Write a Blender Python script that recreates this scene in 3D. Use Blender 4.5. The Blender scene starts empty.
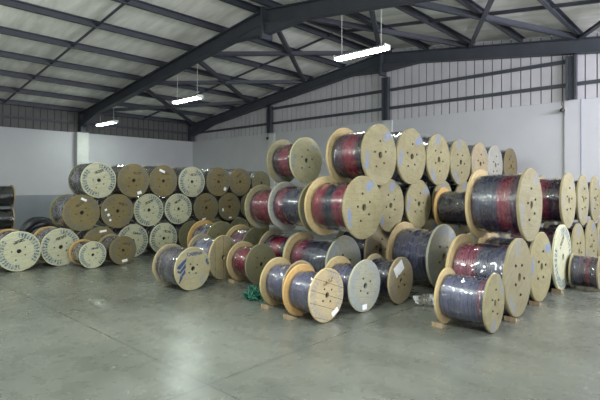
import bpy, bmesh, math, random
from mathutils import Vector, Matrix
random.seed(7)
PI = math.pi
C = bpy.context.scene.collection
SC = bpy.context.scene
H = 1.75                       # eye height in metres; plan positions below are in eye heights


# ------------------------------------------------------------------ camera, world, lights, exposure
YAW = math.radians(42.9)
FX, FY = -math.sin(YAW), math.cos(YAW)
RX, RY = math.cos(YAW), math.sin(YAW)
cd = bpy.data.cameras.new('camera')
cam = bpy.data.objects.new('camera', cd)
C.objects.link(cam)
cam.location = (0, 0, H)
cam.rotation_euler = (PI / 2, 0, YAW)
cd.sensor_width = 36
cd.lens = 467 * 36 / 600
cd.shift_y = -15 / 600
cd.clip_end = 200
SC.camera = cam

SC.view_settings.view_transform = 'Standard'
SC.view_settings.look = 'None'
SC.view_settings.gamma = 1
SC.view_settings.exposure = 1.60

w_ = bpy.data.worlds.new('world')
SC.world = w_
w_.use_nodes = True
w_.node_tree.nodes['Background'].inputs[0].default_value = (0.75, 0.85, 1, 1)
w_.node_tree.nodes['Background'].inputs[1].default_value = 0.6


def area(name, loc, rot, sx, sy, power, col):
    l = bpy.data.lights.new(name, 'AREA')
    l.shape = 'RECTANGLE'
    l.size, l.size_y, l.energy, l.color = sx, sy, power, col
    o = bpy.data.objects.new(name, l)
    C.objects.link(o)
    o.location = [v * H for v in loc]
    o.rotation_euler = rot
    return o


# daylight entering through the open loading door in the right wall, beside the camera
area('door_daylight', (1.50, 0.4, 1.05), (0, math.radians(118), 0), 2.0 * H, 3.4 * H, 170, (0.92, 0.94, 1.0))
# added fill brightening the back wall's right end, from an invented high opening
area('gable_fill', (1.48, 5.9, 2.2), (0, math.radians(110), 0), 0.8 * H, 2.6 * H, 240, (0.88, 0.86, 1.0))
# rows of ceiling fluorescents further along the hall
for lx, ly, pw in ((0.5, 4.63, 75), (-1.6, 1.5, 55), (-3.0, 0.9, 50), (-4.7, 0.85, 30), (-6.75, 0.9, 26), (-3.2, -2.4, 60), (-6.75, -2.4, 40)):
    pl_ = bpy.data.lights.new('hall_fluorescent', 'POINT')
    pl_.energy, pl_.color, pl_.shadow_soft_size = pw * 0.7, (0.92, 1.0, 0.93), 0.10
    po = bpy.data.objects.new('hall_fluorescent', pl_)
    C.objects.link(po)
    po.location = (lx * H, ly * H, 2.25 * H)
    area('hall_fluorescent_tubes', (lx, ly, 2.22), (0, 0, 0), 0.8 * H, 0.07, pw * 0.5, (0.92, 1.0, 0.93))


# ------------------------------------------------------------------ helpers
def finish(name, bm, mats, parent=None, smooth=False):
    me = bpy.data.meshes.new(name)
    bm.normal_update()
    bm.to_mesh(me)
    bm.free()
    return link(name, me, mats, parent, smooth)


def link(name, me, mats=None, parent=None, smooth=False):
    if mats is not None:
        for m in (mats if isinstance(mats, (list, tuple)) else [mats]):
            me.materials.append(m)
    if smooth:
        for p in me.polygons:
            p.use_smooth = True
    o = bpy.data.objects.new(name, me)
    C.objects.link(o)
    if parent:
        o.parent = parent
    return o


def part(name, me, mat, parent):
    """an object that shares mesh data but has a material of its own"""
    o = bpy.data.objects.new(name, me)
    C.objects.link(o)
    o.parent = parent
    if len(me.materials) == 0:
        me.materials.append(mat)
    o.material_slots[0].link = 'OBJECT'
    o.material_slots[0].material = mat
    return o


def thing(name, label, cat, loc=(0, 0, 0), rz=0, group=None):
    o = bpy.data.objects.new(name, None)
    o.empty_display_size = 0.1
    C.objects.link(o)
    o.location = loc
    o.rotation_euler = (0, 0, rz)
    return tag(o, label, cat, group)


def tag(o, label, cat, group=None):
    o['label'] = label
    o['category'] = cat
    if group:
        o['group'] = group
    return o


def struct(o):
    o['kind'] = 'structure'
    return o


def box(bm, x0, x1, y0, y1, z0, z1, mi=0):
    vs = [bm.verts.new(p) for p in ((x0, y0, z0), (x1, y0, z0), (x1, y1, z0), (x0, y1, z0),
                                    (x0, y0, z1), (x1, y0, z1), (x1, y1, z1), (x0, y1, z1))]
    for f in ((0, 3, 2, 1), (4, 5, 6, 7), (0, 1, 5, 4), (1, 2, 6, 5), (2, 3, 7, 6), (3, 0, 4, 7)):
        bm.faces.new([vs[i] for i in f]).material_index = mi


def hexa(bm, pts, mi=0):
    vs = [bm.verts.new(p) for p in pts]
    for f in ((0, 3, 2, 1), (4, 5, 6, 7), (0, 1, 5, 4), (1, 2, 6, 5), (2, 3, 7, 6), (3, 0, 4, 7)):
        bm.faces.new([vs[i] for i in f]).material_index = mi


def bar(bm, p, q, wd, ht, up=(0, 0, 1)):
    """rectangular bar from p to q"""
    p, q = Vector(p), Vector(q)
    d = (q - p).normalized()
    s = d.cross(Vector(up)).normalized() * wd / 2
    u = s.cross(d).normalized() * ht / 2
    hexa(bm, [p - s - u, p + s - u, q + s - u, q - s - u, p - s + u, p + s + u, q + s + u, q - s + u])


def angle_bar(bm, p, q, sz, th, up=(0, 0, 1)):
    """L section: one leg flat, one leg upright"""
    p, q = Vector(p), Vector(q)
    d = (q - p).normalized()
    s = d.cross(Vector(up)).normalized()
    u = s.cross(d).normalized()
    bar(bm, p, q, sz, th, up)
    o = s * (sz / 2 - th / 2) + u * (sz / 2)
    bar(bm, p + o, q + o, th, sz, up)


def tube(bm, pts, r, n=6):
    rings = []
    pts = [Vector(p) for p in pts]
    for i, p in enumerate(pts):
        d = (pts[min(i + 1, len(pts) - 1)] - pts[max(i - 1, 0)]).normalized()
        a = d.cross(Vector((0.3, 0.2, 1))).normalized()
        b = d.cross(a)
        rings.append([bm.verts.new(p + (a * math.cos(2 * PI * k / n) + b * math.sin(2 * PI * k / n)) * r) for k in range(n)])
    for i in range(len(rings) - 1):
        for k in range(n):
            bm.faces.new((rings[i][k], rings[i][(k + 1) % n], rings[i + 1][(k + 1) % n], rings[i + 1][k]))
    bm.faces.new(rings[0][::-1])
    bm.faces.new(rings[-1])


def lathe(profile, n, closed=True, jitter=None):
    """revolve (x, r) points about the X axis"""
    bm = bmesh.new()
    rows = []
    for i, (x, r) in enumerate(profile):
        row = []
        for k in range(n):
            a = 2 * PI * k / n
            rr = r + (jitter(i, k) if jitter else 0)
            row.append(bm.verts.new((x, rr * math.cos(a), rr * math.sin(a))))
        rows.append(row)
    m = len(rows)
    for i in range(m if closed else m - 1):
        A, B = rows[i], rows[(i + 1) % m]
        for k in range(n):
            bm.faces.new((A[k], A[(k + 1) % n], B[(k + 1) % n], B[k]))
    bmesh.ops.recalc_face_normals(bm, faces=bm.faces)
    return bm


def floor_at(px, py):
    """floor point (in eye heights) seen at a place in the photograph"""
    d = 467 / (py - 185)
    l = (px - 300) / 467 * d
    return d * FX + l * RX, d * FY + l * RY


# ------------------------------------------------------------------ materials
class N:
    """small node-tree builder"""
    def __init__(s, name):
        s.m = bpy.data.materials.new(name)
        s.m.use_nodes = True
        s.t = s.m.node_tree
        s.b = s.t.nodes['Principled BSDF']
        s.out = s.t.nodes['Material Output']

    def n(s, typ, **kw):
        x = s.t.nodes.new(typ)
        for k, v in kw.items():
            setattr(x, k, v)
        return x

    def set(s, sock, v):
        if isinstance(v, bpy.types.NodeSocket):
            s.t.links.new(v, sock)
        else:
            sock.default_value = v

    def math(s, op, a, b=0.0, c=0.0):
        x = s.n('ShaderNodeMath', operation=op)
        s.set(x.inputs[0], a)
        s.set(x.inputs[1], b)
        s.set(x.inputs[2], c)
        return x.outputs[0]

    def mix(s, f, a, b, blend='MIX'):
        x = s.n('ShaderNodeMix', data_type='RGBA', blend_type=blend)
        s.set(x.inputs[0], f)
        s.set(x.inputs[6], a if isinstance(a, bpy.types.NodeSocket) else (*a, 1))
        s.set(x.inputs[7], b if isinstance(b, bpy.types.NodeSocket) else (*b, 1))
        return x.outputs[2]

    def noise(s, vec, scale, detail=3, rough=0.5, dim='3D'):
        x = s.n('ShaderNodeTexNoise')
        if vec is not None:
            s.set(x.inputs['Vector'], vec)
        x.inputs['Scale'].default_value = scale
        x.inputs['Detail'].default_value = detail
        x.inputs['Roughness'].default_value = rough
        return x.outputs[0]

    def vec(s, x, y, z):
        c = s.n('ShaderNodeCombineXYZ')
        s.set(c.inputs[0], x)
        s.set(c.inputs[1], y)
        s.set(c.inputs[2], z)
        return c.outputs[0]

    def xyz(s, v):
        c = s.n('ShaderNodeSeparateXYZ')
        s.set(c.inputs[0], v)
        return c.outputs

    def step(s, v, lo, hi):
        x = s.n('ShaderNodeMapRange')
        x.clamp = True
        s.set(x.inputs[0], v)
        x.inputs[1].default_value, x.inputs[2].default_value = lo, hi
        return x.outputs[0]

    def obj(s):
        return s.n('ShaderNodeTexCoord').outputs['Object']

    def bump(s, h, strength, dist):
        x = s.n('ShaderNodeBump')
        s.set(x.inputs['Height'], h)
        x.inputs['Strength'].default_value = strength
        x.inputs['Distance'].default_value = dist
        s.t.links.new(x.outputs[0], s.b.inputs['Normal'])

    def base(s, c, rough=0.6, **kw):
        s.set(s.b.inputs['Base Color'], c if isinstance(c, bpy.types.NodeSocket) else (*c, 1))
        s.set(s.b.inputs['Roughness'], rough)
        for k, v in kw.items():
            s.b.inputs[k].default_value = v
        return s.m


def simple(name, col, rough=0.6, vary=0.12, scale=6, **kw):
    m = N(name)
    f = m.noise(m.obj(), scale, 4)
    lo = tuple(c * (1 - vary) for c in col)
    hi = tuple(min(1, c * (1 + vary)) for c in col)
    return m.base(m.mix(m.step(f, 0.3, 0.7), lo, hi), rough, **kw)


def wood(name, col, warm, line=0.35, planks=4.5, ink=(0.10, 0.17, 0.24), arcs=0.0, patch=0.0, stamp=0.0, ang=0.0):
    """drum flange: boards, grain, and worn stencil printing, in the flange's own unit circle"""
    m = N(name)
    o = m.obj()
    x, y, z = m.xyz(o)
    rnd = m.n('ShaderNodeObjectInfo').outputs['Random']
    ca, sa = math.cos(ang), math.sin(ang)
    u = m.math('ADD', m.math('MULTIPLY', y, ca), m.math('MULTIPLY', z, sa))
    v = m.math('SUBTRACT', m.math('MULTIPLY', z, ca), m.math('MULTIPLY', y, sa))
    shift = m.math('MULTIPLY', rnd, 37.0)
    grain = m.noise(m.vec(m.math('ADD', m.math('MULTIPLY', u, 1.2), shift), m.math('MULTIPLY', v, 9.0), x), 2.2, 5, 0.6)
    c = m.mix(m.step(grain, 0.3, 0.72), tuple(k * 0.82 for k in col), tuple(k * 1.12 for k in col))
    blot = m.noise(m.vec(m.math('ADD', u, shift), v, shift), 1.6, 3)
    c = m.mix(m.math('MULTIPLY', m.step(blot, 0.42, 0.68), 0.75), c, warm)
    # a slight tone of its own for every drum
    tone = m.math('ADD', m.math('MULTIPLY', rnd, 0.24), 0.88)
    c = m.mix(1.0, c, m.vec(tone, tone, m.math('ADD', m.math('MULTIPLY', rnd, 0.18), 0.9)), 'MULTIPLY')
    pv = m.math('MULTIPLY', v, planks)
    brd = m.noise(m.vec(0.0, m.math('ADD', m.math('FLOOR', pv), shift), 3.0), 5.0, 0)
    c = m.mix(0.35, c, m.mix(brd, tuple(k * 0.75 for k in col), tuple(k * 1.2 for k in col)))
    fr = m.math('ABSOLUTE', m.math('SUBTRACT', m.math('FRACT', pv), 0.5))
    gap = m.step(fr, 0.465, 0.485)
    broken = m.step(m.noise(m.vec(m.math('ADD', u, shift), m.math('FLOOR', pv), 0.0), 7.0, 1), 0.40, 0.52)
    c = m.mix(m.math('MULTIPLY', m.math('MULTIPLY', gap, broken), line), c, (0.035, 0.028, 0.02))
    dirt = m.noise(m.vec(m.math('ADD', u, shift), m.math('MULTIPLY', v, 1.6), shift), 5.0, 5, 0.7)
    c = m.mix(m.math('MULTIPLY', m.step(dirt, 0.52, 0.72), 0.55), c, tuple(k * 0.45 for k in col))
    r = m.math('SQRT', m.math('ADD', m.math('MULTIPLY', y, y), m.math('MULTIPLY', z, z)))
    a = m.math('ARCTAN2', z, y)
    wear = m.step(m.noise(m.vec(m.math('ADD', y, shift), z, shift), 6.0, 3), 0.36, 0.56)
    if arcs:
        band = m.math('MULTIPLY', m.step(r, 0.66, 0.69), m.math('SUBTRACT', 1.0, m.step(r, 0.90, 0.93)))
        cell = m.math('MULTIPLY', a, 5.4)
        stroke = m.step(m.noise(m.vec(m.math('MULTIPLY', a, 9.0), m.math('MULTIPLY', r, 12.0), shift), 1.8, 1), 0.40, 0.46)
        gapk = m.step(m.math('ABSOLUTE', m.math('SUBTRACT', m.math('FRACT', cell), 0.5)), 0.12, 0.18)
        sector = m.step(m.math('SINE', m.math('ADD', m.math('MULTIPLY', a, 2.0), 0.9)), -0.75, -0.6)
        k = m.math('MULTIPLY', m.math('MULTIPLY', band, sector), m.math('MULTIPLY', stroke, gapk))
        k = m.math('MULTIPLY', k, m.math('MULTIPLY', m.math('ADD', m.math('MULTIPLY', wear, 0.4), 0.6), arcs))
        c = m.mix(k, c, ink)
    if patch:
        for (cx, cy, hw, hh, tilt) in ((0.30, 0.68, 0.24, 0.14, 0.5), (-0.72, -0.28, 0.10, 0.32, 0.1)):
            ct, st = math.cos(tilt), math.sin(tilt)
            dy = m.math('SUBTRACT', y, cx)
            dz = m.math('SUBTRACT', z, cy)
            p = m.math('ADD', m.math('MULTIPLY', dy, ct), m.math('MULTIPLY', dz, st))
            q = m.math('SUBTRACT', m.math('MULTIPLY', dz, ct), m.math('MULTIPLY', dy, st))
            ins = m.math('MULTIPLY', m.math('SUBTRACT', 1.0, m.step(m.math('ABSOLUTE', p), hw * 0.85, hw)),
                         m.math('SUBTRACT', 1.0, m.step(m.math('ABSOLUTE', q), hh * 0.8, hh)))
            st2 = m.step(m.noise(m.vec(m.math('MULTIPLY', p, 5.0), m.math('ADD', m.math('MULTIPLY', q, 11.0), shift), shift), 2.2, 2), 0.42, 0.52)
            c = m.mix(m.math('MULTIPLY', m.math('MULTIPLY', ins, st2), patch), c, ink)
    if stamp:
        ins = m.math('MULTIPLY', m.math('SUBTRACT', 1.0, m.step(m.math('ABSOLUTE', m.math('SUBTRACT', y, 0.05)), 0.22, 0.30)),
                     m.math('SUBTRACT', 1.0, m.step(m.math('ABSOLUTE', m.math('SUBTRACT', m.math('SUBTRACT', z, 0.48), m.math('MULTIPLY', y, 0.25))), 0.06, 0.10)))
        st2 = m.step(m.noise(m.vec(m.math('MULTIPLY', y, 6.0), m.math('MULTIPLY', z, 9.0), shift), 2.0, 2), 0.42, 0.5)
        c = m.mix(m.math('MULTIPLY', m.math('MULTIPLY', ins, st2), stamp), c, (0.02, 0.02, 0.02))
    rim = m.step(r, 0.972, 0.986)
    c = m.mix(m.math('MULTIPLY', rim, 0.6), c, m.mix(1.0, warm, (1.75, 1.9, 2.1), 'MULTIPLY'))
    m.bump(m.math('SUBTRACT', grain, m.math('MULTIPLY', gap, 0.8)), 0.25, 0.01)
    return m.base(c, 0.72, **{'Specular IOR Level': 0.25})


def winding(name, bands, rough=0.27, threads=26):
    """cable layers: bands = [(position along the drum 0..1, colour)]"""
    m = N(name)
    x, y, z = m.xyz(m.obj())
    t = m.math('ADD', x, 0.5)
    wob = m.math('MULTIPLY', m.math('SUBTRACT', m.noise(m.vec(m.math('MULTIPLY', x, 3.0), y, z), 1.6, 2), 0.5), 0.10)
    ramp = m.n('ShaderNodeValToRGB')
    el = ramp.color_ramp.elements
    while len(el) < len(bands):
        el.new(0.5)
    for e, (p, col) in zip(el, bands):
        e.position = p
        e.color = (*col, 1)
    ramp.color_ramp.interpolation = 'LINEAR'
    m.set(ramp.inputs[0], m.math('ADD', t, wob))
    c = ramp.outputs[0]
    ln = m.noise(m.vec(m.math('MULTIPLY', x, 34.0), m.math('MULTIPLY', y, 0.6), m.math('MULTIPLY', z, 0.6)), 1.0, 1)
    tn = m.math('ADD', m.math('MULTIPLY', m.step(ln, 0.3, 0.7), 0.6), 0.65)
    c = m.mix(1.0, c, m.vec(tn, tn, tn), 'MULTIPLY')
    return m.base(c, rough, **{'Specular IOR Level': 0.7})


def film(name, haze, tint=(0.85, 0.86, 0.92)):
    """clear stretch wrap with creases"""
    m = N(name)
    o = m.obj()
    x, y, z = m.xyz(o)
    rnd = m.math('MULTIPLY', m.n('ShaderNodeObjectInfo').outputs['Random'], 21.0)
    cre = m.noise(m.vec(m.math('MULTIPLY', x, 3.2), m.math('ADD', y, rnd), m.math('MULTIPLY', z, 1.4)), 1.7, 1.2, 0.5)
    b = m.n('ShaderNodeBump')
    m.set(b.inputs['Height'], cre)
    b.inputs['Strength'].default_value = 1.0
    b.inputs['Distance'].default_value = 0.035
    g = m.n('ShaderNodeBsdfGlossy')
    g.inputs['Roughness'].default_value = 0.07
    g.inputs['Color'].default_value = (1, 1, 1, 1)
    m.t.links.new(b.outputs[0], g.inputs['Normal'])
    d = m.n('ShaderNodeBsdfDiffuse')
    d.inputs['Color'].default_value = (*tint, 1)
    tr = m.n('ShaderNodeBsdfTransparent')
    m1 = m.n('ShaderNodeMixShader')
    m.set(m1.inputs[0], m.math('MULTIPLY', m.step(cre, 0.42, 0.75), haze))
    m.t.links.new(tr.outputs[0], m1.inputs[1])
    m.t.links.new(d.outputs[0], m1.inputs[2])
    m2 = m.n('ShaderNodeMixShader')
    fr = m.n('ShaderNodeFresnel')
    fr.inputs[0].default_value = 1.5
    m.t.links.new(b.outputs[0], fr.inputs['Normal'])
    m.set(m2.inputs[0], m.math('MINIMUM', m.math('ADD', m.math('MULTIPLY', fr.outputs[0], 2.2), 0.01), 0.65))
    m.t.links.new(m1.outputs[0], m2.inputs[1])
    m.t.links.new(g.outputs[0], m2.inputs[2])
    m.t.links.new(m2.outputs[0], m.out.inputs[0])
    return m.m


TAN, TANW = (0.235, 0.215, 0.122), (0.185, 0.142, 0.072)
M = {
    'tan': wood('tan_boards', TAN, TANW, 0.30, arcs=0.0, patch=0.9, ink=(0.12, 0.18, 0.33)),
    'tanarc': wood('tan_boards_printed', TAN, TANW, 0.30, arcs=0.6, stamp=0.5, ink=(0.16, 0.21, 0.30)),
    'plain': wood('plain_boards', (0.235, 0.215, 0.135), TANW, 0.25, patch=0.5, ink=(0.14, 0.2, 0.32)),
    'clean': wood('clean_pale_boards', (0.34, 0.325, 0.21), (0.31, 0.26, 0.15), 0.2, patch=0.5, ink=(0.10, 0.17, 0.30)),
    'bare': wood('bare_boards', (0.36, 0.33, 0.205), (0.32, 0.26, 0.14), 0.2),
    'yellow': wood('yellow_boards', (0.37, 0.29, 0.155), (0.31, 0.22, 0.10), 0.30),
    'orange': wood('orange_boards', (0.44, 0.29, 0.12), (0.40, 0.22, 0.07), 0.30),
    'light': wood('pale_green_boards', (0.44, 0.44, 0.31), (0.40, 0.37, 0.22), 0.45, arcs=1.0, stamp=0.9, ink=(0.03, 0.085, 0.15), ang=0.1),
    'brown': wood('brown_boards', (0.185, 0.15, 0.07), (0.16, 0.12, 0.055), 0.35, arcs=0.7, stamp=0.6, ink=(0.08, 0.11, 0.13)),
    'drab': wood('drab_boards', (0.155, 0.145, 0.08), (0.14, 0.12, 0.065), 0.25, arcs=0.4, ink=(0.1, 0.12, 0.13)),
    'pale': wood('pale_grey_boards', (0.29, 0.29, 0.235), (0.26, 0.24, 0.17), 0.20, arcs=0.7, ink=(0.18, 0.26, 0.36)),
    'plank': wood('gapped_planks', (0.40, 0.33, 0.20), (0.34, 0.25, 0.13), 0.95, planks=2.3, arcs=0.55, stamp=0.7, ink=(0.12, 0.17, 0.26), ang=-0.35),
    'upright': wood('upright_planks', (0.33, 0.28, 0.155), (0.30, 0.22, 0.10), 0.9, planks=1.7, arcs=0.35, ang=1.45),
    'worn': wood('worn_boards', (0.30, 0.255, 0.155), (0.23, 0.16, 0.085), 0.4, arcs=0.4, patch=0.4, ink=(0.14, 0.17, 0.22)),
    'grey': wood('grey_boards', (0.29, 0.29, 0.25), (0.26, 0.24, 0.18), 0.25, arcs=0.4, ink=(0.15, 0.2, 0.3)),
}
RED, NAVY, PUR, GRY, PNK, BLK = (0.20, 0.016, 0.040), (0.011, 0.013, 0.032), (0.065, 0.015, 0.042), (0.040, 0.044, 0.082), (0.20, 0.028, 0.068), (0.008, 0.008, 0.010)
LIL = (0.080, 0.084, 0.165)
Wd = {
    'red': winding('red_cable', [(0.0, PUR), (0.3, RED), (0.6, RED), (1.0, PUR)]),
    'rednavy': winding('red_and_navy_cable', [(0.0, RED), (0.28, RED), (0.36, NAVY), (0.55, NAVY), (0.63, RED), (1.0, RED)]),
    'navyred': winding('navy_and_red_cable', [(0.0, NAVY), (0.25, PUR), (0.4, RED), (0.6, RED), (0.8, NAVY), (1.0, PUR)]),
    'pinkgrey': winding('pink_and_grey_cable', [(0.0, PUR), (0.2, PNK), (0.34, PUR), (0.42, GRY), (1.0, GRY)]),
    'pinkgrey2': winding('pink_then_grey_cable', [(0.0, PNK), (0.38, PNK), (0.45, GRY), (1.0, LIL)]),
    'greyred': winding('grey_cable_red_band', [(0.0, PUR), (0.1, GRY), (0.5, GRY), (0.62, RED), (0.76, RED), (0.86, PUR), (1.0, GRY)]),
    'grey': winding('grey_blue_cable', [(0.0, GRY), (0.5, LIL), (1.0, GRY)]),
    'lilac': winding('lilac_grey_cable', [(0.0, LIL), (0.45, (0.11, 0.115, 0.20)), (0.8, LIL), (0.88, PNK), (0.92, LIL), (1.0, LIL)]),
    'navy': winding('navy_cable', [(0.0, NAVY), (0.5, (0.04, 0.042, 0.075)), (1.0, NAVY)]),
    'navyband': winding('navy_cable_red_stripes', [(0.0, NAVY), (0.3, (0.05, 0.05, 0.11)), (0.42, PUR), (0.5, NAVY), (0.66, RED), (0.74, NAVY), (1.0, PUR)]),
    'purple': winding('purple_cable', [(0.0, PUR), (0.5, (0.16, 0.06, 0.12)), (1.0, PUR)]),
    'black': winding('black_cable', [(0.0, BLK), (1.0, BLK)]),
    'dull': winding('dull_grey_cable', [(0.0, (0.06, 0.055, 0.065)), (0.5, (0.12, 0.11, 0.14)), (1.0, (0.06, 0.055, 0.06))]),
}
FILM = film('stretch_wrap', 0.025)
FILMW = film('milky_stretch_wrap', 0.30, (0.75, 0.78, 0.80))
STEEL = simple('grey_painted_steel', (0.040, 0.045, 0.055), 0.5, 0.15, 3)
BOLT = simple('dark_bolt', (0.03, 0.025, 0.02), 0.5)
BORE = simple('bore_shade', (0.015, 0.012, 0.01), 0.9)  # near-black: shade of the open bore put into the colour
PAPER = simple('white_paper', (0.78, 0.79, 0.80), 0.6, 0.04)
INK = simple('blue_stencil_ink', (0.028, 0.055, 0.13), 0.7, 0.4, 14)
INKF = simple('faded_stencil_ink', (0.22, 0.25, 0.26), 0.7, 0.3, 20)


def mat_floor():
    m = N('polished_concrete')
    x, y, z = m.xyz(m.n('ShaderNodeTexCoord').outputs['Object'])
    p = m.vec(x, y, 0.0)
    a = m.noise(p, 0.55, 5, 0.6)
    b = m.noise(p, 3.5, 6, 0.65)
    c = m.mix(m.step(a, 0.3, 0.7), (0.088, 0.094, 0.080), (0.178, 0.184, 0.160))
    c = m.mix(m.math('MULTIPLY', m.step(b, 0.45, 0.70), 0.5), c, (0.14, 0.15, 0.14))
    st = m.noise(m.vec(m.math('MULTIPLY', x, 0.6), m.math('MULTIPLY', y, 2.2), 0.0), 1.1, 6, 0.7)
    c = m.mix(m.math('MULTIPLY', m.step(st, 0.50, 0.66), 0.55), c, (0.075, 0.080, 0.070))
    spots = m.step(m.noise(p, 9.0, 2), 0.72, 0.76)
    c = m.mix(m.math('MULTIPLY', spots, 0.5), c, (0.42, 0.42, 0.40))
    g = None
    for s, o in ((x, 1.93 * H), (y, -1.4 * H)):
        q = m.math('ABSOLUTE', m.math('SUBTRACT', m.math('FRACT', m.math('ADD', m.math('DIVIDE', m.math('ADD', s, o), 4.2 * H), 0.5)), 0.5))
        k = m.math('SUBTRACT', 1.0, m.step(q, 0.0008, 0.0018))
        g = k if g is None else m.math('MAXIMUM', g, k)
    c = m.mix(m.math('MULTIPLY', g, 0.75), c, (0.05, 0.05, 0.05))
    m.bump(b, 0.05, 0.02)
    return m.base(c, m.math('ADD', m.math('MULTIPLY', b, 0.22), 0.17), **{'Specular IOR Level': 0.55})


def mat_roof():
    m = N('roof_insulation')
    x, y, z = m.xyz(m.obj())
    a = m.noise(m.vec(m.math('MULTIPLY', x, 0.5), m.math('MULTIPLY', y, 2.6), 0.0), 1.3, 4, 0.6)
    c = m.mix(m.step(a, 0.3, 0.7), (0.62, 0.63, 0.55), (0.92, 0.92, 0.84))
    seam = m.step(m.math('ABSOLUTE', m.math('SUBTRACT', m.math('FRACT', m.math('DIVIDE', y, 1.25)), 0.5)), 0.46, 0.49)
    c = m.mix(m.math('MULTIPLY', seam, 0.10), c, (0.2, 0.2, 0.18))
    m.bump(a, 0.6, 0.05)
    return m.base(c, 0.6)


FLOOR, ROOF = mat_floor(), mat_roof()
PAINT = simple('white_wall_paint', (0.46, 0.465, 0.475), 0.6, 0.04, 1.2)
DADO = simple('grey_dado_paint', (0.25, 0.27, 0.30), 0.6, 0.06, 1.5)
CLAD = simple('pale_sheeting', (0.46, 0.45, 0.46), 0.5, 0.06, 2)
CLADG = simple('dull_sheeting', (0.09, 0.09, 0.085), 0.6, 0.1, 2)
JOINT = simple('sheeting_joint', (0.10, 0.10, 0.11), 0.7)
PILL = simple('pilaster_paint', (0.52, 0.53, 0.50), 0.6, 0.04)
TUBE = N('fluorescent_tube')
TUBE.base((1, 1, 1), 0.4)
TUBE.b.inputs['Emission Color'].default_value = (0.88, 1.0, 0.93, 1)
TUBE.b.inputs['Emission Strength'].default_value = 15
TUBE = TUBE.m
HOUSE = simple('white_lamp_housing', (0.7, 0.72, 0.7), 0.4, 0.03)
GREEN = simple('green_net', (0.012, 0.115, 0.075), 0.6, 0.3, 9)
CLEAR = film('crumpled_film', 1.6, (0.8, 0.82, 0.86))
CHOCK = simple('chock_timber', (0.27, 0.20, 0.115), 0.8, 0.35, 12)
RUBBER = simple('black_cable_sheath', (0.018, 0.018, 0.022), 0.45, 0.2)

# ------------------------------------------------------------------ the hall
XL, XR, YB, YF = -11.2, 1.53, 7.6, -4.0
XA = -4.83
ZE, ZA = 2.66, 3.467
SLOPE = (ZA - ZE) / (XA - XL)


def roof_z(x):
    return ZA - SLOPE * abs(x - XA)


bm = bmesh.new()
box(bm, XL * H, XR * H, YF * H, YB * H, -0.15, 0)
struct(finish('floor', bm, FLOOR))

bm = bmesh.new()
for xa, xb in ((XL, XA), (XA, XR)):
    za, zb = (roof_z(xa) + 0.10) * H, (roof_z(xb) + 0.10) * H
    hexa(bm, [(xa * H, YF * H, za), (xb * H, YF * H, zb), (xb * H, YB * H, zb), (xa * H, YB * H, za),
              (xa * H, YF * H, za + 0.08), (xb * H, YF * H, zb + 0.08), (xb * H, YB * H, zb + 0.08), (xa * H, YB * H, za + 0.08)])
struct(finish('ceiling', bm, ROOF))

ZB = 1.29                      # height of the masonry, in k-scaled eye heights, refined below
ZM = 2.22                      # top of the white masonry
# left wall: grey dado, white above, sheeting at the top
bm = bmesh.new()
box(bm, (XL - 0.1) * H, XL * H, YF * H, (YB + 0.1) * H, 0, 0.78 * H, 1)
box(bm, (XL - 0.1) * H, XL * H, YF * H, (YB + 0.1) * H, 0.78 * H, ZM * H, 0)
wl = struct(finish('wall_left', bm, [PAINT, DADO]))
bm = bmesh.new()
box(bm, XL * H, XR * H, YB * H, (YB + 0.1) * H, 0, ZM * H)
wb = struct(finish('wall_back', bm, [PAINT]))


def sheeting(parent, along, s0, s1, top, base, mats, out):
    """ribbed sheets: flat pans with a recessed dark joint every pitch"""
    bm = bmesh.new()
    pitch, gap, dep = 0.112 * 1.288, 0.016, 0.02
    s = s0
    while s < s1 - 1e-6:
        e = min(s + pitch, s1)
        for (a, b, d, mi) in ((s, e - gap, 0.0, 0), (e - gap, e, dep, 1)):
            za, zb = top(a) * H, top(b) * H
            w0, w1 = out + d, out + 0.06
            if along == 'x':
                P = [(a * H, w0 * H), (b * H, w0 * H), (b * H, w1 * H), (a * H, w1 * H)]
            else:
                P = [(-w0 * H, b * H), (-w0 * H, a * H), (-w1 * H, a * H), (-w1 * H, b * H)]
                za, zb = zb, za
            Z = [za, zb, zb, za]
            hexa(bm, [(p[0], p[1], base * H) for p in P] + [(p[0], p[1], z) for p, z in zip(P, Z)], mi)
        s = e
    return finish('cladding', bm, mats, parent)


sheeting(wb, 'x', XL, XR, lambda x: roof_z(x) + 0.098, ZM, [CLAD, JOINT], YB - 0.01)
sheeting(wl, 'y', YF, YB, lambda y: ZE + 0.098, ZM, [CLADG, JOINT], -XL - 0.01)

# right wall beside the camera with the open loading door, and the wall behind the camera
bm = bmesh.new()
D0, D1, DZ = -1.3, 2.1, 2.1
box(bm, XR * H, (XR + 0.1) * H, YF * H, D0 * H, 0, (ZE + 0.1) * H)
box(bm, XR * H, (XR + 0.1) * H, D1 * H, (YB + 0.1) * H, 0, 1.75 * H)
box(bm, XR * H, (XR + 0.1) * H, D1 * H, 4.6 * H, 1.75 * H, 2.62 * H)
box(bm, XR * H, (XR + 0.1) * H, 7.2 * H, (YB + 0.1) * H, 1.75 * H, 2.62 * H)
box(bm, XR * H, (XR + 0.1) * H, D1 * H, (YB + 0.1) * H, 2.62 * H, (ZE + 0.1) * H)
box(bm, XR * H, (XR + 0.1) * H, D0 * H, D1 * H, DZ * H, (ZE + 0.1) * H)
struct(finish('wall_right', bm, [PAINT]))
bm = bmesh.new()
v = [bm.verts.new((x * H, YF * H, z * H)) for x, z in ((XL, 0), (XR, 0), (XR, ZE + 0.1), (XA, ZA + 0.1), (XL, ZE + 0.1))]
bm.faces.new(v)
g = bmesh.ops.extrude_face_region(bm, geom=bm.faces[:])
bmesh.ops.translate(bm, vec=(0, -0.1, 0), verts=[e for e in g['geom'] if isinstance(e, bmesh.types.BMVert)])
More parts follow.
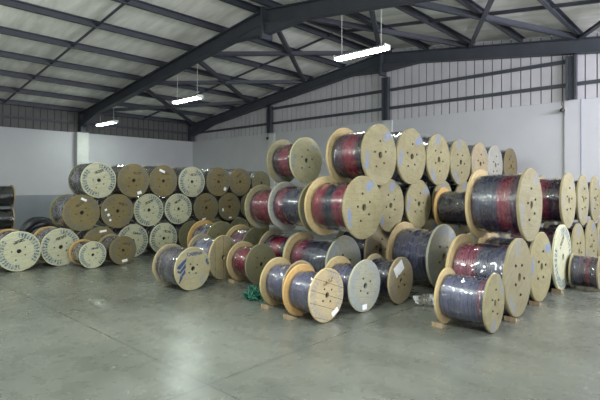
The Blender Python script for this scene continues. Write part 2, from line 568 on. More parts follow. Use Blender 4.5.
bmesh.ops.recalc_face_normals(bm, faces=bm.faces)
struct(finish('wall_front', bm, [PAINT]))

# painted pilasters
YF1 = 4.5
bm = bmesh.new()
box(bm, XL * H, (XL + 0.16) * H, (YF1 - 0.13) * H, (YF1 + 0.13) * H, 0, ZM * H)
struct(finish('pillar_left', bm, PILL))
POSTS = (-7.96, -4.79, -1.70)
for i, px in enumerate(POSTS):
    bm = bmesh.new()
    box(bm, (px - 0.10) * H, (px + 0.10) * H, (YB - 0.03) * H, YB * H, 0, ZM * H)
    if i == 2:
        box(bm, (px + 0.10) * H, (px + 0.115) * H, (YB - 0.034) * H, YB * H, 0, ZM * H, 1)
    struct(finish('pillar_back', bm, [PILL if i < 2 else PAINT, DADO]))


# ------------------------------------------------------------------ steel frame
def i_beam(bm, p, q, depth, width, tf=0.014, tw=0.01):
    """I section, top flange along p-q, hanging down by depth; lies in a vertical plane"""
    p, q = Vector(p), Vector(q)
    up = Vector((0, 0, 1))
    bar(bm, p - up * tf * H / 2, q - up * tf * H / 2, width * H, tf * H)
    bar(bm, p - up * (depth - tf / 2) * H, q - up * (depth - tf / 2) * H, width * H, tf * H)
    hexa(bm, [Vector(v) for v in (
        p - up * depth * H + Vector((0, -tw / 2 * H, 0)), q - up * depth * H + Vector((0, -tw / 2 * H, 0)),
        q - up * depth * H + Vector((0, tw / 2 * H, 0)), p - up * depth * H + Vector((0, tw / 2 * H, 0)),
        p + Vector((0, -tw / 2 * H, 0)), q + Vector((0, -tw / 2 * H, 0)),
        q + Vector((0, tw / 2 * H, 0)), p + Vector((0, tw / 2 * H, 0)))])


def portal(y, label, steel_from):
    t = thing('portal_frame', label, 'roof frame', (XA * H, y * H, 0))
    def L(x, z): return ((x - XA) * H, 0, z * H)
    for sgn, xe in ((-1, XL + 0.02), (1, XR - 0.02)):
        bm = bmesh.new()
        i_beam(bm, L(XA, ZA), L(xe, roof_z(xe)), 0.21, 0.13)
        finish('rafter', bm, STEEL, t)
        # haunches: tapered deepening at ridge and eave
        for x0, x1 in ((XA, XA + sgn * 0.75), (xe, xe - sgn * 1.1)):
            bm = bmesh.new()
            z0, z1 = roof_z(x0) - 0.20, roof_z(x1) - 0.20
            d = 0.15
            hw = 0.055 * H
            a, b = (x0 - XA) * H, (x1 - XA) * H
            hexa(bm, [(a, -hw, (z0 - d) * H), (b, -hw, (z1 - 0.012) * H), (b, hw, (z1 - 0.012) * H), (a, hw, (z0 - d) * H),
                      (a, -hw, z0 * H), (b, -hw, z1 * H), (b, hw, z1 * H), (a, hw, z0 * H)])
            bmesh.ops.recalc_face_normals(bm, faces=bm.faces)
            finish('haunch', bm, STEEL, t)
        if sgn < 0:
            bm = bmesh.new()
            x = (xe - XA) * H
            box(bm, x, x + 0.17 * H, -0.06 * H, 0.06 * H, steel_from * H, (ZE - 0.02) * H)
            finish('column', bm, STEEL, t)
    bm = bmesh.new()
    box(bm, -0.02 * H, 0.02 * H, -0.10 * H, 0.10 * H, (ZA - 0.42) * H, (ZA + 0.02) * H)
    finish('ridge_plate', bm, STEEL, t)
    return t


portal(YF1, 'dark grey steel roof frame rising from white pillar on left wall to the ridge', ZM)
portal(YB - 0.12, 'dark grey steel roof frame standing against the white back wall', ZM)

# purlins, running from the back wall towards the camera
ORD = ['first', 'second', 'third', 'fourth', 'fifth', 'sixth', 'seventh', 'eighth', 'ninth', 'tenth']
PXL = [-11.05, -10.2, -9.3, -8.42, -7.53, -6.65, -5.78, -4.98]
PXR = [-4.68, -3.93, -3.13, -2.36, -1.58, -0.8, 0.0, 0.8]


def purlin(x, side, label):
    bm = bmesh.new()
    h, wd, th = 0.095, 0.05, 0.012
    z = roof_z(x)
    y0, y1 = YF + 0.01, YB - 0.02
    box(bm, -wd / 2 * H, wd / 2 * H, y0 * H, y1 * H, 0, th * H)
    box(bm, -wd / 2 * H, wd / 2 * H, y0 * H, y1 * H, (h - th) * H, h * H)
    box(bm, (-wd / 2) * H, (-wd / 2 + th) * H, y0 * H, y1 * H, th * H, (h - th) * H)
    o = finish('roof_purlin', bm, STEEL)
    o.location = (x * H, 0, (z + 0.002) * H)
    tag(o, label, 'roof beam', 'roof purlins')


for i, x in enumerate(PXL):
    purlin(x, -1, f'dark steel roof purlin, {ORD[i]} up from the left eave' if i < 7 else 'dark steel roof purlin just left of the ridge')
for i, x in enumerate(PXR[:6]):
    purlin(x, 1, f'dark steel roof purlin, {ORD[i]} one right of the ridge')


def rod(name, p, q, sz, label, cat, group):
    bm = bmesh.new()
    angle_bar(bm, [v * H for v in p], [v * H for v in q], sz * H, sz * 0.3 * H)
    o = finish(name, bm, STEEL)
    tag(o, label, cat, group)
    return o


for yy, nm in ((2.91, 'near bay at upper left'), (6.05, 'far bay before the back wall')):
    for xe, sd in ((XL + 0.1, 'left'), (XR - 0.1, 'right')):
        if yy < 3 and sd == 'right':
            continue
        rod('sag_bar', (XA + (0.06 if xe > XA else -0.06), yy, ZA + 0.03), (xe, yy, roof_z(xe) + 0.03), 0.035,
            f'thin steel bar crossing the purlins on {sd} roof slope, {nm}', 'roof bar', 'roof sag bars')
nodes = [XA, -6.75, -8.55, -10.9]
nodesR = [XA, -3.13, -1.58, 0.0]
names = ['next to the ridge', 'midway down', 'down at the eave']
for nd, sd in ((nodes, 'left'), (nodesR, 'right')):
    for i in range(3):
        a, b = nd[i], nd[i + 1]
        for (p, q, w) in ((a, b, 'foot at back wall'), (b, a, 'head at back wall')):
            rod('roof_brace', (p, YF1 + 0.04, roof_z(p) - 0.03), (q, YB - 0.2, roof_z(q) - 0.03), 0.06,
                f'diagonal roof brace on {sd} slope {names[i]}, {w}', 'roof brace', 'diagonal roof braces')

# gable posts and girts
for px, nm in zip(POSTS, ('left gable post above the wall behind the drum pile', 'middle gable post under the ridge behind the big lamp', 'right gable post above the bright wall at right')):
    bm = bmesh.new()
    zt = roof_z(px) - (0.44 if px == POSTS[1] else 0.225)
    y1 = YB - 0.03
    for dx in (-1, 1):
        box(bm, (px + dx * 0.055 - 0.012) * H, (px + dx * 0.055 + 0.012) * H, (y1 - 0.09) * H, y1 * H, ZM * H, zt * H)
    box(bm, (px - 0.055) * H, (px + 0.055) * H, (y1 - 0.052) * H, (y1 - 0.04) * H, ZM * H, zt * H)
    tag(finish('gable_post', bm, STEEL), 'dark steel ' + nm, 'post', 'gable posts')


def girt(p, q, label):
    bm = bmesh.new()
    dx, dy = (0.028, 0) if p[0] == q[0] else (0, 0.028)
    p2, q2 = [v * H for v in p], [v * H for v in q]
    bar(bm, p2, q2, 0.04 * H, 0.05 * H)
    o = finish('wall_girt', bm, STEEL)
    tag(o, label, 'wall rail', 'wall girts')


XS = [XL + 0.1] + list(POSTS) + [XR - 0.1]
# (upper and lower rail of each gable bay: rails sit on the sheeting between posts)
gy = YB - 0.045
bays = ['leftmost bay of the back wall', 'bay left of the big lamp', 'bay right of the big lamp', 'rightmost bay of the back wall']
for i in range(4):
    a, b = XS[i] + 0.07, XS[i + 1] - 0.07
    girt((a, gy, 2.44), (b, gy, 2.44), f'lower dark rail across the sheeting, {bays[i]}')
    if i in (1, 2):
        girt((a, gy, 2.78), (b, gy, 2.78), f'upper dark rail across the sheeting, {bays[i]}')
girt((XL + 0.04, YF + 0.1, 2.44), (XL + 0.04, YF1 - 0.08, 2.44), 'dark rail on left wall sheeting, near side of white pillar')
girt((XL + 0.04, YF1 + 0.08, 2.44), (XL + 0.04, YB - 0.2, 2.44), 'dark rail on left wall sheeting, far side of white pillar')

# ------------------------------------------------------------------ hanging fluorescent lamps
def lamp(x, y, z, label, length=0.80):
    t = thing('fluorescent_lamp', label, 'ceiling lamp', (x * H, y * H, z * H), 0, 'hanging fluorescent lamps')
    hl = length / 2 * H
    bm = bmesh.new()
    hexa(bm, [(-hl, -0.10, 0.03), (hl, -0.10, 0.03), (hl, 0.10, 0.03), (-hl, 0.10, 0.03),
              (-hl, -0.03, 0.085), (hl, -0.03, 0.085), (hl, 0.03, 0.085), (-hl, 0.03, 0.085)])
    finish('housing', bm, HOUSE, t)
    for s in (-1, 1):
        bm = lathe([(-hl + 0.02, 0.0), (-hl + 0.02, 0.024), (hl - 0.02, 0.024), (hl - 0.02, 0.0)], 12, closed=False)
        o = finish('tube', bm, TUBE, t, True)
        o.location = (0, s * 0.055, 0.004)
        bm = bmesh.new()
        box(bm, s * hl - 0.012, s * hl + 0.012, -0.10, 0.10, -0.02, 0.085)
        finish('end_cap', bm, HOUSE, t)
        bm = bmesh.new()
        xw = s * hl * 0.78
        top = (roof_z(x + xw / H) + 0.09 - z) * H
        tube(bm, [(xw, 0, 0.08), (xw, 0, top)], 0.005, 6)
        finish('hanger_wire', bm, HOUSE, t)
    l = bpy.data.lights.new('lamp_glow', 'AREA')
    l.shape, l.size, l.size_y, l.energy, l.color = 'RECTANGLE', length * H, 0.1, 10, (0.86, 1.0, 0.90)
    o = bpy.data.objects.new('lamp_glow', l)
    C.objects.link(o)
    o.parent = t
    o.location = (0, 0, -0.025)


lamp(-3.30, 4.63, 2.575, 'large bright fluorescent lamp hanging on two wires, nearest of the three', 0.74)
lamp(-6.99, 4.63, 2.475, 'bright fluorescent lamp hanging under the roof frame, middle of the three', 0.78)
lamp(-10.1, 4.63, 2.34, 'small bright fluorescent lamp beside left wall, farthest of the three', 0.84)

# small fittings on the back wall
def fitting(x, z, label):
    t = thing('wall_fitting', label, 'fitting', (x * H, (YB - 0.03) * H, z * H))
    bm = bmesh.new()
    box(bm, -0.03, 0.03, -0.03, 0.0, -0.05, 0.05)
    finish('bracket', bm, PILL, t)
    bm = lathe([(-0.06, 0.0), (-0.06, 0.035), (-0.03, 0.05), (0.05, 0.055), (0.06, 0.04), (0.06, 0.0)], 14, closed=False)
    o = finish('head', bm, BOLT, t, True)
    o.location = (-0.03, -0.085, 0)
    o.rotation_euler = (0, 0.3, -0.9)
    bm = bmesh.new()
    tube(bm, [(0.0, -0.035, 0.03), (-0.03, -0.05, 0.09), (-0.06, -0.04, 0.16), (-0.05, -0.02, 0.26)], 0.007)
    finish('wire', bm, BOLT, t)


fitting(-1.80, ZM - 0.14, 'small dark wall fitting on a wire at the top of right pillar')
fitting(-8.02, ZM - 0.12, 'small dark wall fitting under the left gable post behind the drums')

# ------------------------------------------------------------------ cable drums
def mesh_of(bm, name, smooth):
    me = bpy.data.meshes.new(name)
    bm.normal_update()
    bm.to_mesh(me)
    bm.free()
    if smooth:
        for p in me.polygons:
            p.use_smooth = True
    return me


TH = 0.085
flange_me = []
for sd in range(3):
    rr = random.Random(sd)
    ph = [rr.random() * 6 for _ in range(4)]
    def jit(i, k, ph=ph):
        if i in (0, 1, 6, 7):
            return 0
        a = 2 * PI * k / 60
        return 0.004 * math.sin(5 * a + ph[0]) + 0.003 * math.sin(9 * a + ph[1]) + 0.002 * math.sin(17 * a + ph[2])
    bmf = lathe([(-TH / 2, 0.11), (-TH / 2, 0.5), (-TH / 2, 0.972), (-TH / 2 + 0.012, 0.990), (TH / 2 - 0.012, 0.990), (TH / 2, 0.972),
                 (TH / 2, 0.5), (TH / 2, 0.11)], 60, jitter=jit)
    flange_me.append(mesh_of(bmf, 'flange', False))
# bolt: washer and hexagonal head
bmb = lathe([(0, 0.0), (0, 0.040), (0.010, 0.040), (0.010, 0.028), (0.030, 0.026), (0.032, 0.0)], 6, closed=False)
bolt_me = mesh_of(bmb, 'bolt', False)
# winding: rounded ridges of the cable turns
prof = [(-0.5, 0.14), (-0.5, 0.965)]
NT = 22
for i in range(NT):
    for f, r in ((0.12, 0.972), (0.5, 1.0), (0.88, 0.972)):
        prof.append((-0.5 + (i + f) / NT, r))
prof += [(0.5, 0.965), (0.5, 0.14)]
wind_me = mesh_of(lathe(prof, 44), 'winding', True)
# core closing the bore, coloured as the shade inside an open hole
core_me = mesh_of(lathe([(-0.5, 0.0), (-0.5, 0.16), (0.5, 0.16), (0.5, 0.0)], 16, closed=False), 'core', False)
# stretch wrap: a creased sleeve
wrap_me = []
for sd in range(3):
    rr = random.Random(50 + sd)
    tab = [[rr.random() for _ in range(48)] for _ in range(17)]
    xs = [-0.5 + i / 16 for i in range(17)]
    wrap_me.append(mesh_of(lathe([(x, 1.012) for x in xs], 48, closed=False, jitter=lambda i, k, tab=tab: tab[i][k] * 0.035), 'shrink_wrap', True))
sheet_rng = random.Random(3)
DR = []


def build_drum(x, y, D, w, yaw=0.0, z=None, front='tan', back='yellow', wind='grey', label='', group=None, wrap=FILM, rw=0.78, roll=None,
         bolts=5, sheets=(), bolt_r=0.33):
    """x, y: centre of the front flange's outer face, D: diameter, w: overall width, all in eye heights; z: height of the axis"""
    R = D / 2 * H
    zz = (D / 2 if z is None else z)
    yw = math.radians(yaw)
    cx, cy = x - math.cos(yw) * w / 2, y - math.sin(yw) * w / 2
    t = thing('cable_drum', label, 'cable drum', (cx * H, cy * H, zz * H - R), yw, group)
    i = len(DR)
    DR.append(t)
    th = TH * R
    roll = random.uniform(-0.6, 0.6) if roll is None else roll
    for sgn, mt in ((1, front), (-1, back)):
        f = part('flange', flange_me[(i + (sgn > 0)) % 3], M[mt], t)
        f.scale = (R, R, R)
        f.location = (sgn * (w * H / 2 - th / 2), 0, R)
        f.rotation_euler = (roll if sgn > 0 else random.uniform(0, 6.28), 0, 0)
        if sgn > 0:
            for k in range(bolts):
                a = 2 * PI * (k + 0.25) / bolts + 0.2
                rad = bolt_r * (1.0 + (0.35 if (bolts == 5 and k % 2) else 0))
                b = part('bolt', bolt_me, BOLT, f)
                b.location = (TH / 2, math.cos(a) * rad, math.sin(a) * rad)
            for (sy, sz, hw, hh, ra) in sheets:
                bm = bmesh.new()
                box(bm, 0, 0.006, -hw, hw, -hh, hh)
                s = finish('paper_label', bm, PAPER, f)
                s['label'] = 'white paper label'
                # placed upright whatever the flange's own turn
                c, q = math.cos(-roll), math.sin(-roll)
                s.location = (TH / 2 + 0.002, sy * c - sz * q, sy * q + sz * c)
                s.rotation_euler = (ra - roll, 0, 0)
    L = w * H - 2 * th - 0.004
    wn = part('winding', wind_me, Wd[wind], t)
    wn.scale = (L, R * rw, R * rw)
    wn.location = (0, 0, R)
    co = part('core', core_me, BORE, t)
    co.scale = (L, R * 0.9, R * 0.9)
    co.location = (0, 0, R)
    if wrap:
        wr = part('shrink_wrap', wrap_me[i % 3], wrap, t)
        wr.scale = (L - 0.004, R * (rw + 0.008), R * (rw + 0.008))
        wr.location = (0, 0, R)
        wr.rotation_euler = (random.uniform(0, 6.28), 0, 0)
    return t


SPECS = []


def drum(x, y, D, w, yaw=0.0, z=None, **kw):
    SPECS.append([x, y, D, w, yaw, z, kw])
    return len(SPECS) - 1


def settle():
    """nudge neighbouring drums apart until no two flanges cut into each other"""
    pad = 0.003
    ext = []
    for x, y, D, w, yaw, z, kw in SPECS:
        e = abs(math.sin(math.radians(yaw))) * D / 2
        ext.append((x - w - e - 0.004, x + e + 0.004))
    for it in range(400):
        worst = 0
        for i in range(len(SPECS)):
            for j in range(i + 1, len(SPECS)):
                a, b = SPECS[i], SPECS[j]
                if abs(a[4]) > 60 or abs(b[4]) > 60:
                    continue
                if ext[i][0] > ext[j][1] or ext[j][0] > ext[i][1]:
                    continue
                za = a[2] / 2 if a[5] is None else a[5]
                zb = b[2] / 2 if b[5] is None else b[5]
                dy, dz = b[1] - a[1], zb - za
                d = math.hypot(dy, dz)
                need = (a[2] + b[2]) / 2 + pad + a[3] * abs(math.sin(math.radians(a[4] - b[4])))
                if d >= need:
                    continue
                worst = max(worst, need - d)
                s_ = (need - d) * 0.5
                fa, fb = a[5] is None, b[5] is None
                if fa and fb:
                    k = s_ * (1 if dy > 0 else -1) * d / max(abs(dy), 0.05)
                    a[1] -= k / 1
                    b[1] += k / 1
                elif fa or fb:
                    up, lo = (b, a) if fa else (a, b)
                    sg = 1 if fa else -1
                    up[1] += sg * s_ * dy / d
                    up[5] += sg * s_ * dz / d * 2
                else:
                    a[1] -= s_ * dy / d
                    b[1] += s_ * dy / d
                    hi, sg = (b, 1) if dz > 0 else (a, -1)
                    hi[5] += sg * s_ * dz / d * 2
        if worst < 1e-4:
            break
    print('settle', it, worst)


A = 'drums of the long rear stack at left'
r3 = [('light', 2.68, .465, 'pale blue-printed cable drum at left end of the rear stack\'s top row'),
      ('brown', 3.14, .465, 'brown cable drum second from left in the rear stack\'s top row'),
      ('brown', 3.61, .465, 'brown cable drum third from left in the rear stack\'s top row'),
      ('light', 4.09, .465, 'pale blue-printed cable drum between brown ones in rear stack\'s top row'),
      ('brown', 4.58, .465, 'brown cable drum right of the pale one in rear stack\'s top row'),
      ('brown', 5.06, .465, 'brown cable drum second from right in the rear stack\'s top row'),
      ('drab', 5.52, .43, 'dark drab cable drum at right end of the rear stack\'s top row')]
for k, (mt, y, D, lb) in enumerate(r3):
    drum(-6.05 + .02 * math.sin(k * 2.1), y, D, .42, random.uniform(-1.2, 1.2), z=1.048 - (0.465 - D) / 2, front=mt, back='drab', wind='dull', wrap=FILMW, rw=.92, label=lb, group=A,
         sheets=(((.35, -.72, .13, .09, .3),) if k in (1,) else ((-.1, .62, .2, .07, -.4),) if k == 2 else ((.55, -.5, .1, .12, -.5),) if k == 4 else ()))
r2 = [('brown', 2.45, .462, 'brown cable drum with grey-wrapped side at left end of rear stack\'s middle row'),
      ('brown', 2.925, .458, 'brown cable drum with white paper scraps, second in rear stack\'s middle row'),
      ('light', 3.395, .462, 'pale cable drum, left of two pale ones in rear stack\'s middle row'),
      ('light', 3.865, .458, 'pale cable drum, right of two pale ones in rear stack\'s middle row'),
      ('brown', 4.345, .455, 'brown cable drum just right of pale pair in rear stack\'s middle row'),
      ('brown', 4.82, .455, 'brown cable drum second from right in the rear stack\'s middle row'),
      ('drab', 5.29, .45, 'dark drab cable drum at right end of rear stack\'s middle row')]
for k, (mt, y, D, lb) in enumerate(r2):
    drum(-6.05 + .02 * math.sin(k * 1.7 + 1), y, D, .46 if k == 0 else .42, random.uniform(-1.2, 1.2), z=.645, front=mt, back='drab', wind='dull', wrap=FILMW, rw=.9, label=lb, group=A,
         sheets=(((.1, .72, .16, .06, -.45),) if k == 0 else ((-.55, -.2, .07, .07, .4), (-.45, -.5, .06, .06, .2), (-.7, .1, .07, .06, .5)) if k == 1 else ((-.2, -.75, .14, .05, .2),) if k == 4 else ((-.6, -.2, .06, .1, .2), (.05, -.78, .12, .05, 0)) if k == 5 else ()))
r1 = [('light', 1.75, .467, 'pale cable drum on the floor at far left edge, blue lettering round rim'),
      ('light', 2.225, .467, 'pale cable drum on the floor, right of the drum at the left edge'),
      ('brown', 2.69, .46, 'brown cable drum half hidden behind the two small floor drums'),
      ('light', 3.145, .46, 'pale cable drum on floor right behind the small brown drum'),
      ('light', 3.625, .45, 'pale cable drum with dark blue marks at right end of visible bottom row'),
      ('drab', 4.10, .455, 'dark drab cable drum in shade behind the blue-logo drum')]
for k, (mt, y, D, lb) in enumerate(r1):
    drum(-6.07 + .02 * math.sin(k * 2.7 + 2), y, D, .42, random.uniform(-1.2, 1.2), front=mt, back='orange' if k < 2 else 'drab', wind='dull', wrap=FILMW, rw=.9, label=lb, group=A,
         roll=0.1 if k < 2 else None, sheets=(((.15, .72, .2, .06, .1),) if k == 2 else ()))
for y in (4.57, 5.05, 5.5):
    drum(-6.07, y, .455, .42, front='drab', back='drab', wind='dull', wrap=None, rw=.9, label='dark cable drum hidden low behind the centre pile in rear stack', group='hidden drums of the rear stack')
drum(-5.63, 2.42, .325, .34, -2, front='light', back='orange', wind='dull', rw=.85, label='small pale cable drum on the floor in front of the rear stack', group='small floor drums at left')
drum(-5.61, 2.775, .363, .34, 2, front='brown', back='worn', wind='dull', rw=.85, label='small brown cable drum on the floor beside the small pale one', group='small floor drums at left',
     sheets=((.1, -.72, .2, .09, .1),))
for k in range(3):
    drum(-7.85, 2.17, .334, .6, 86 + 2 * k, z=.167 + .334 * k, front='worn', back='yellow', wind='black', wrap=FILM, rw=.88,
         label=('bottom', 'middle', 'topmost')[k] + ' drum of black cable in the stack at left edge', group='black cable drums by the left wall')

# coil of black cable behind the left drums
bm = bmesh.new()
pts = []
for k in range(241):
    a = 2 * PI * k / 24
    rr = (0.21 + 0.035 * math.sin(k * 0.37)) * H
    pts.append(((-0.10 + 0.20 * k / 240 + 0.02 * math.sin(k * .9)) * H, rr * math.cos(a), rr * math.sin(a)))
tube(bm, pts, 0.04 * H, 8)
o = finish('cable_coil', bm, RUBBER, None, True)
o.location = (-6.98 * H, 2.27 * H, 0.285 * H)
tag(o, 'upright coil of thick black cable behind the pale drums at left', 'cable coil')

# --- centre pile, floor
B = 'drums of the centre pile'
K1 = drum(-3.76, 2.577, .413, .38, 2, front='bare', back='worn', wind='dull', rw=.86, roll=0, bolts=4, bolt_r=.27, label='wooden cable drum standing alone in front with big blue angular logo', group=B)
drum(-3.97, 3.06, .47, .32, 14, front='upright', back='worn', wind='lilac', wrap=FILMW, bolts=0, label='cable drum with upright planks on its face beside the blue-logo drum', group=B)
drum(-3.46, 3.16, .414, .31, -1, front='drab', back='yellow', wind='red', label='cable drum with dull grey face and red cable behind green netting', group=B, rw=.74)
drum(-4.87, 3.75, .53, .39, 2, front='drab', back='orange', wind='grey', wrap=FILMW, label='cable drum with orange rear flange behind the upright-planked drum', group=B)
drum(-4.22, 3.80, .5, .38, -3, front='drab', back='yellow', wind='purple', label='cable drum of purple cable behind the dull grey faced drum', group=B)
drum(-3.40, 3.66, .5, .42, 0, front='grey', back='worn', wind='navyred', label='cable drum of red and grey cable low behind the two small front drums', group=B)
drum(-2.52, 2.72, .40, .27, 0, front='worn', back='yellow', wind='lilac', label='small lilac-wrapped cable drum just behind the gap-planked front drum', group=B, rw=.72)
drum(-2.17, 2.65, .395, .27, 0, front='plank', back='orange', wind='lilac', label='small cable drum at front with dark-gapped planks and bore', group=B, rw=.74, roll=0, bolts=4, bolt_r=.3,
     sheets=((.45, -.70, .2, .09, .45),))
drum(-2.125, 3.03, .412, .29, -2, front='pale', back='yellow', wind='grey', label='small pale-faced cable drum right of the gap-planked front drum', group=B, rw=.72, bolts=4,
     sheets=((-.05, -.8, .14, .1, 0),))
drum(-2.05, 3.45, .396, .28, 0, front='worn', back='worn', wind='navy', label='small cable drum with large white paper stuck high on its face', group=B, rw=.78, bolts=4, roll=.2,
     sheets=((-.20, .52, .36, .24, .5),))
drum(-2.68, 3.5, .525, .57, -1, front='pale', back='yellow', wind='pinkgrey', label='cable drum with pale grey face and pink-grey cable under the big red drum', group=B, rw=.72, bolts=4)
for k, y in enumerate((4.32, 4.90, 5.48, 6.06, 6.64, 7.20)):
    drum(-2.82, y, .57, .42, 0, front='worn' if k == 0 else 'tan', back='drab', wind='navy', wrap=None,
         label='worn brown-faced cable drum peeping out between the floor drums, under big stack' if k == 0 else 'wooden cable drum hidden at the bottom of the big stack',
         group='bottom drums of the big stack')
# second tier
drum(-3.50, 3.58, .5, .43, 0, z=.755, front='grey', back='plain', wind='red', label='cable drum of red cable at left end of the middle tier', group=B, rw=.76)
drum(-3.00, 3.47, .5, .44, 0, z=.780, front='plain', back='grey', wind='pinkgrey', label='grey-flanged cable drum of pink and blue-grey cable in the middle tier', group=B, rw=.78)
drum(-2.326, 3.314, .55, .46, -2, z=.807, front='tan', back='yellow', wind='rednavy', label='big cable drum of red cable with navy stripe, centre of middle tier', group=B, rw=.76, roll=0)
T2 = [(4.02, 'right of the red drum'), (4.59, 'second right of the red drum'), (5.17, 'left of the tan-flanged navy drum')]
for k, y in enumerate((4.02, 4.59, 5.17, 5.75, 6.33, 6.91)):
    drum(-2.5, y, .53, .42, random.uniform(-1.2, 1.2), z=.795, front='tan', back='plain', wind='navy', wrap=FILMW if k < 3 else None,
         label=('tan wooden cable drum face in middle tier, ' + T2[k][1]) if k < 3 else 'tan wooden cable drum in middle tier hidden behind the right pile', group='middle tier of the big stack')
# top tier
drum(-3.30, 3.655, .495, .37, -1, z=1.235, front='clean', back='plain', wind='navyred', label='pale green-faced cable drum at left end of the top tier', group=B, rw=.72)
drum(-2.42, 3.735, .58, .43, 0, z=1.272, front='tan', back='yellow', wind='navyred', label='big shiny-wrapped cable drum of dark red cable on top of pile', group='top tier of the big stack', rw=.78, roll=-.15)
tt = ['tan cable drum face just right of the shiny red-wound top drum', 'tan cable drum face third in the top tier from the red-wound drum',
      'tan cable drum face fourth in the top tier from the red-wound drum', 'worn brownish cable drum face in the top tier, third from right end',
      'grey cable drum face in the top tier, second from right end', 'dark brown cable drum at right end of the top tier']
for k, (y, D, mt) in enumerate(((4.31, .58, 'tan'), (4.88, .58, 'tan'), (5.455, .565, 'tan'), (6.03, .56, 'worn'), (6.60, .56, 'grey'), (7.17, .55, 'brown'))):
    drum(-2.42 + .015 * math.sin(k * 3), y, D, .42, random.uniform(-1.2, 1.2), z=1.272 - (.58 - D) / 2, front=mt, back='plain', wind='grey', wrap=FILMW, rw=.88, label=tt[k], group='top tier of the big stack')
drum(-2.86, 4.32, .5, .46, 0, z=1.24, front='plain', back='yellow', wind='navy', label='cable drum whose yellow flange shows behind the shiny red-wound top drum', group='top tier of the big stack')

# --- right pile
G = 'drums of the right pile'
drum(-2.02, 4.19, .6286, .45, -1, front='pale', back='yellow', wind='grey', label='large cable drum of blue-grey cable on floor, pale scuffed face', group=G, rw=.78)
drum(-2.02, 4.82, .5, .42, 0, front='plain', back='yellow', wind='navy', label='cable drum hidden on the floor under the tan-flanged navy drum', group=G)
drum(-1.94, 4.94, .46, .46, 0, z=.745, front='plain', back='orange', wind='navy', label='tan-flanged drum of navy cable on second tier left of the huge drum', group=G, rw=.78)
drum(-1.185, 3.25, .402, .35, 2, front='tan', back='yellow', wind='lilac', label='small silvery-wrapped cable drum on the floor at front right', group=G, rw=.76, roll=3.4)
drum(-1.19, 3.745, .60, .46, 0, front='plain', back='yellow', wind='pinkgrey2', label='large floor drum of pink and grey cable behind the silvery-wrapped drum', group=G, rw=.75)
drum(-1.205, 4.352, .60, .46, -1, front='tan', back='yellow', wind='greyred', label='tan floor drum right of the large pink and grey one', group=G, rw=.75)
drum(-1.19, 4.965, .625, .46, 0, front='light', back='plain', wind='purple', label='pale greenish floor drum behind the small striped drum at right', group=G, rw=.75, bolts=0)
drum(-1.19, 5.56, .60, .46, 1, front='tan', back='plain', wind='navy', label='tan drum on floor just behind the small navy and red drum', group=G, rw=.75)
drum(-1.19, 6.16, .60, .46, 0, front='tan', back='plain', wind='navy', wrap=None, label='tan drum on floor at right edge, above the small navy drum', group=G, rw=.75)
drum(-1.19, 6.77, .60, .46, 0, front='tan', back='plain', wind='navy', wrap=None, label='floor drum at the far right edge, cut by the picture frame', group=G, rw=.75)
drum(-.915, 5.17, .335, .245, 0, front='plain', back='plain', wind='navyband', label='small drum of navy cable with red stripes at right edge', group=G, rw=.86)
drum(-1.20, 4.05, .60, .43, 0, z=.827, front='plain', back='yellow', wind='greyred', label='huge wrapped drum of grey cable with red band on right pile', group=G, rw=.80)
drum(-1.20, 5.22, .56, .47, 0, z=.845, front='plain', back='yellow', wind='navyred', label='upper drum of dark red cable right of the huge wrapped drum', group=G, rw=.75)
drum(-1.20, 5.84, .56, .43, 1, z=.835, front='tanarc', back='plain', wind='navyred', label='upper tan drum, second right of the huge wrapped drum', group=G, rw=.75)
drum(-1.20, 6.45, .55, .43, 0, z=.83, front='tan', back='plain', wind='navy', wrap=None, label='upper drum cut by right picture edge', group=G, rw=.75)


settle()
for q in SPECS:
    build_drum(*q[:6], **q[6])

# the printing on the drum that stands alone in front
f = [c for c in DR[K1].children if c.name.startswith('flange')][0]


def prism(name, polys, mat, parent):
    bm = bmesh.new()
    for poly in polys:
        lo = [bm.verts.new((TH / 2 + 0.001, p[0], p[1])) for p in poly]
        hi = [bm.verts.new((TH / 2 + 0.006, p[0], p[1])) for p in poly]
        n = len(poly)
        bm.faces.new(lo[::-1])
        bm.faces.new(hi)
        for k in range(n):
            bm.faces.new((lo[k], lo[(k + 1) % n], hi[(k + 1) % n], hi[k]))
    bmesh.ops.recalc_face_normals(bm, faces=bm.faces)
    return finish(name, bm, mat, parent)


lg = prism('logo', [[(-.36, .54), (-.40, .36), (-.72, .04), (-.88, .10), (-.86, .18)],
                    [(-.42, .28), (-.40, .10), (-.70, -.16), (-.86, -.06), (-.84, .02), (-.72, -.04)],
                    [(-.44, .02), (-.42, -.14), (-.58, -.30), (-.64, -.18)],
                    [(-.66, -.18), (-.58, -.34), (-.74, -.58), (-.78, -.56), (-.72, -.32)]], INK, f)
lg['label'] = 'blue angular logo'
tx = bpy.data.curves.new('lettering', 'FONT')
tx.body = 'CABENA'
tx.size = 0.22
tx.align_x = 'CENTER'
tx.extrude = 0.003
tx.offset = 0.006
tx.materials.append(INK)
tmp = bpy.data.objects.new('lettering', tx)
o = link('lettering', bpy.data.meshes.new_from_object(tmp), [INK], f)
bpy.data.objects.remove(tmp)
o.location = (TH / 2 + 0.004, 0.08, 0.60)
o.rotation_euler = (PI / 2, 0, PI / 2)
o['label'] = 'blue stencilled word'
prism('side_mark', [[(.70, .34), (.80, .40), (.84, .22), (.74, .16)], [(.78, .16), (.88, .22), (.90, .10), (.82, .06)]], INK, f)
pl = []
for k in range(4):
    c0 = Vector((0.52 + 0.045 * k, -0.52 - 0.06 * k))
    d = Vector((0.62, 0.78)) * 0.20
    nrm = Vector((0.78, -0.62)) * 0.014
    pl.append([c0 - d - nrm, c0 + d - nrm, c0 + d + nrm, c0 - d + nrm])
prism('printed_lines', [[(p.x - .06, p.y + .05) for p in q] for q in pl], INKF, f)

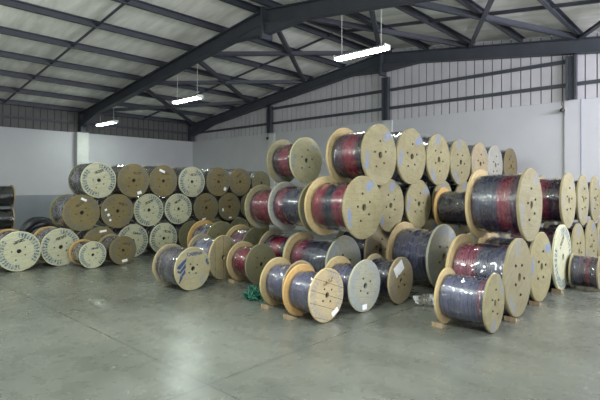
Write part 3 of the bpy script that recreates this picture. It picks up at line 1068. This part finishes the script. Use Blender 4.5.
# ------------------------------------------------------------------ timber chocks, netting, plastic
def chock(di, end, label):
    x, y, D, w, yaw = SPECS[di][:5]
    th = TH * D / 2
    c, n = math.cos(math.radians(yaw)), math.sin(math.radians(yaw))
    k = th / 2 if end > 0 else w - th / 2
    bm = bmesh.new()
    P = [(-.04, 0), (.04, 0), (.04, .036), (-.03, .005)]
    lo = [bm.verts.new((-.04 * H, -p[0] * H, p[1] * H)) for p in P]
    hi = [bm.verts.new((.04 * H, -p[0] * H, p[1] * H)) for p in P]
    bm.faces.new(lo)
    bm.faces.new(hi[::-1])
    for j in range(4):
        bm.faces.new((lo[j], hi[j], hi[(j + 1) % 4], lo[(j + 1) % 4]))
    bmesh.ops.recalc_face_normals(bm, faces=bm.faces)
    o = finish('timber_chock', bm, CHOCK)
    off = 0.112 + max(0, D - .42) * 0.12
    o.location = ((x - c * k) * H, (y - n * k - off) * H, 0.001)
    o.rotation_euler = (0, 0, random.uniform(-.12, .12))
    tag(o, label, 'timber chock', 'timber chocks under the floor drums')


chock(34, -1, 'timber chock wedged at the lilac-wrapped small drum near green netting')
chock(35, -1, 'timber chock under the orange rear flange of gap-planked front drum')
chock(66, -1, 'timber chock under the left flange of the silvery-wrapped drum')
chock(67, 1, 'timber chock between the silvery-wrapped drum and the large drum behind')
chock(68, 1, 'timber chock under the tan floor drum right of the large one')
chock(69, 1, 'timber chock under the pale greenish floor drum')
chock(30, -1, 'timber chock under the drum with dull grey face')

rg = random.Random(11)
gx, gy_ = floor_at(254, 299)
bm = bmesh.new()
for k in range(26):
    a0 = rg.random() * 6.28
    cx, cy = rg.gauss(0, .045), rg.gauss(0, .045)
    ra, rb = rg.uniform(.03, .09), rg.uniform(.02, .06)
    zc = rg.uniform(.012, .11) * max(0.25, 1 - (cx * cx + cy * cy) / .012)
    pts = []
    for j in range(17):
        a = 2 * PI * j / 16
        pts.append(((cx + ra * math.cos(a) * math.cos(a0) - rb * math.sin(a) * math.sin(a0)) * H,
                    (cy + ra * math.cos(a) * math.sin(a0) + rb * math.sin(a) * math.cos(a0)) * H,
                    max(.007, zc + .035 * math.sin(a * 2 + k)) * H))
    tube(bm, pts, .0065 * H, 5)
o = finish('netting_bundle', bm, GREEN, None, True)
o.location = (gx * H, gy_ * H, 0)
o.scale = (.72, .72, .9)
tag(o, 'tangled bundle of green netting on the floor by the front drums', 'netting')

px_, py_ = floor_at(428, 305)
bm = bmesh.new()
bmesh.ops.create_icosphere(bm, subdivisions=4, radius=1)
for v in bm.verts:
    n = v.co.copy()
    k = 1 + .16 * math.sin(7 * n.x + 3 * n.y) + .14 * math.sin(9 * n.y - 5 * n.z) + .10 * math.sin(15 * n.z + 11 * n.x) + rg.uniform(-.06, .06)
    v.co = Vector((n.x * .10 * k, n.y * .065 * k, (n.z + .9) * .040 * k)) * H
    v.co.z = max(v.co.z, .002)
o = finish('plastic_film', bm, CLEAR)
o.location = (px_ * H, py_ * H, 0)
o.rotation_euler = (0, 0, .7)
tag(o, 'crumpled clear plastic film lying on floor left of the silvery drum', 'plastic film')
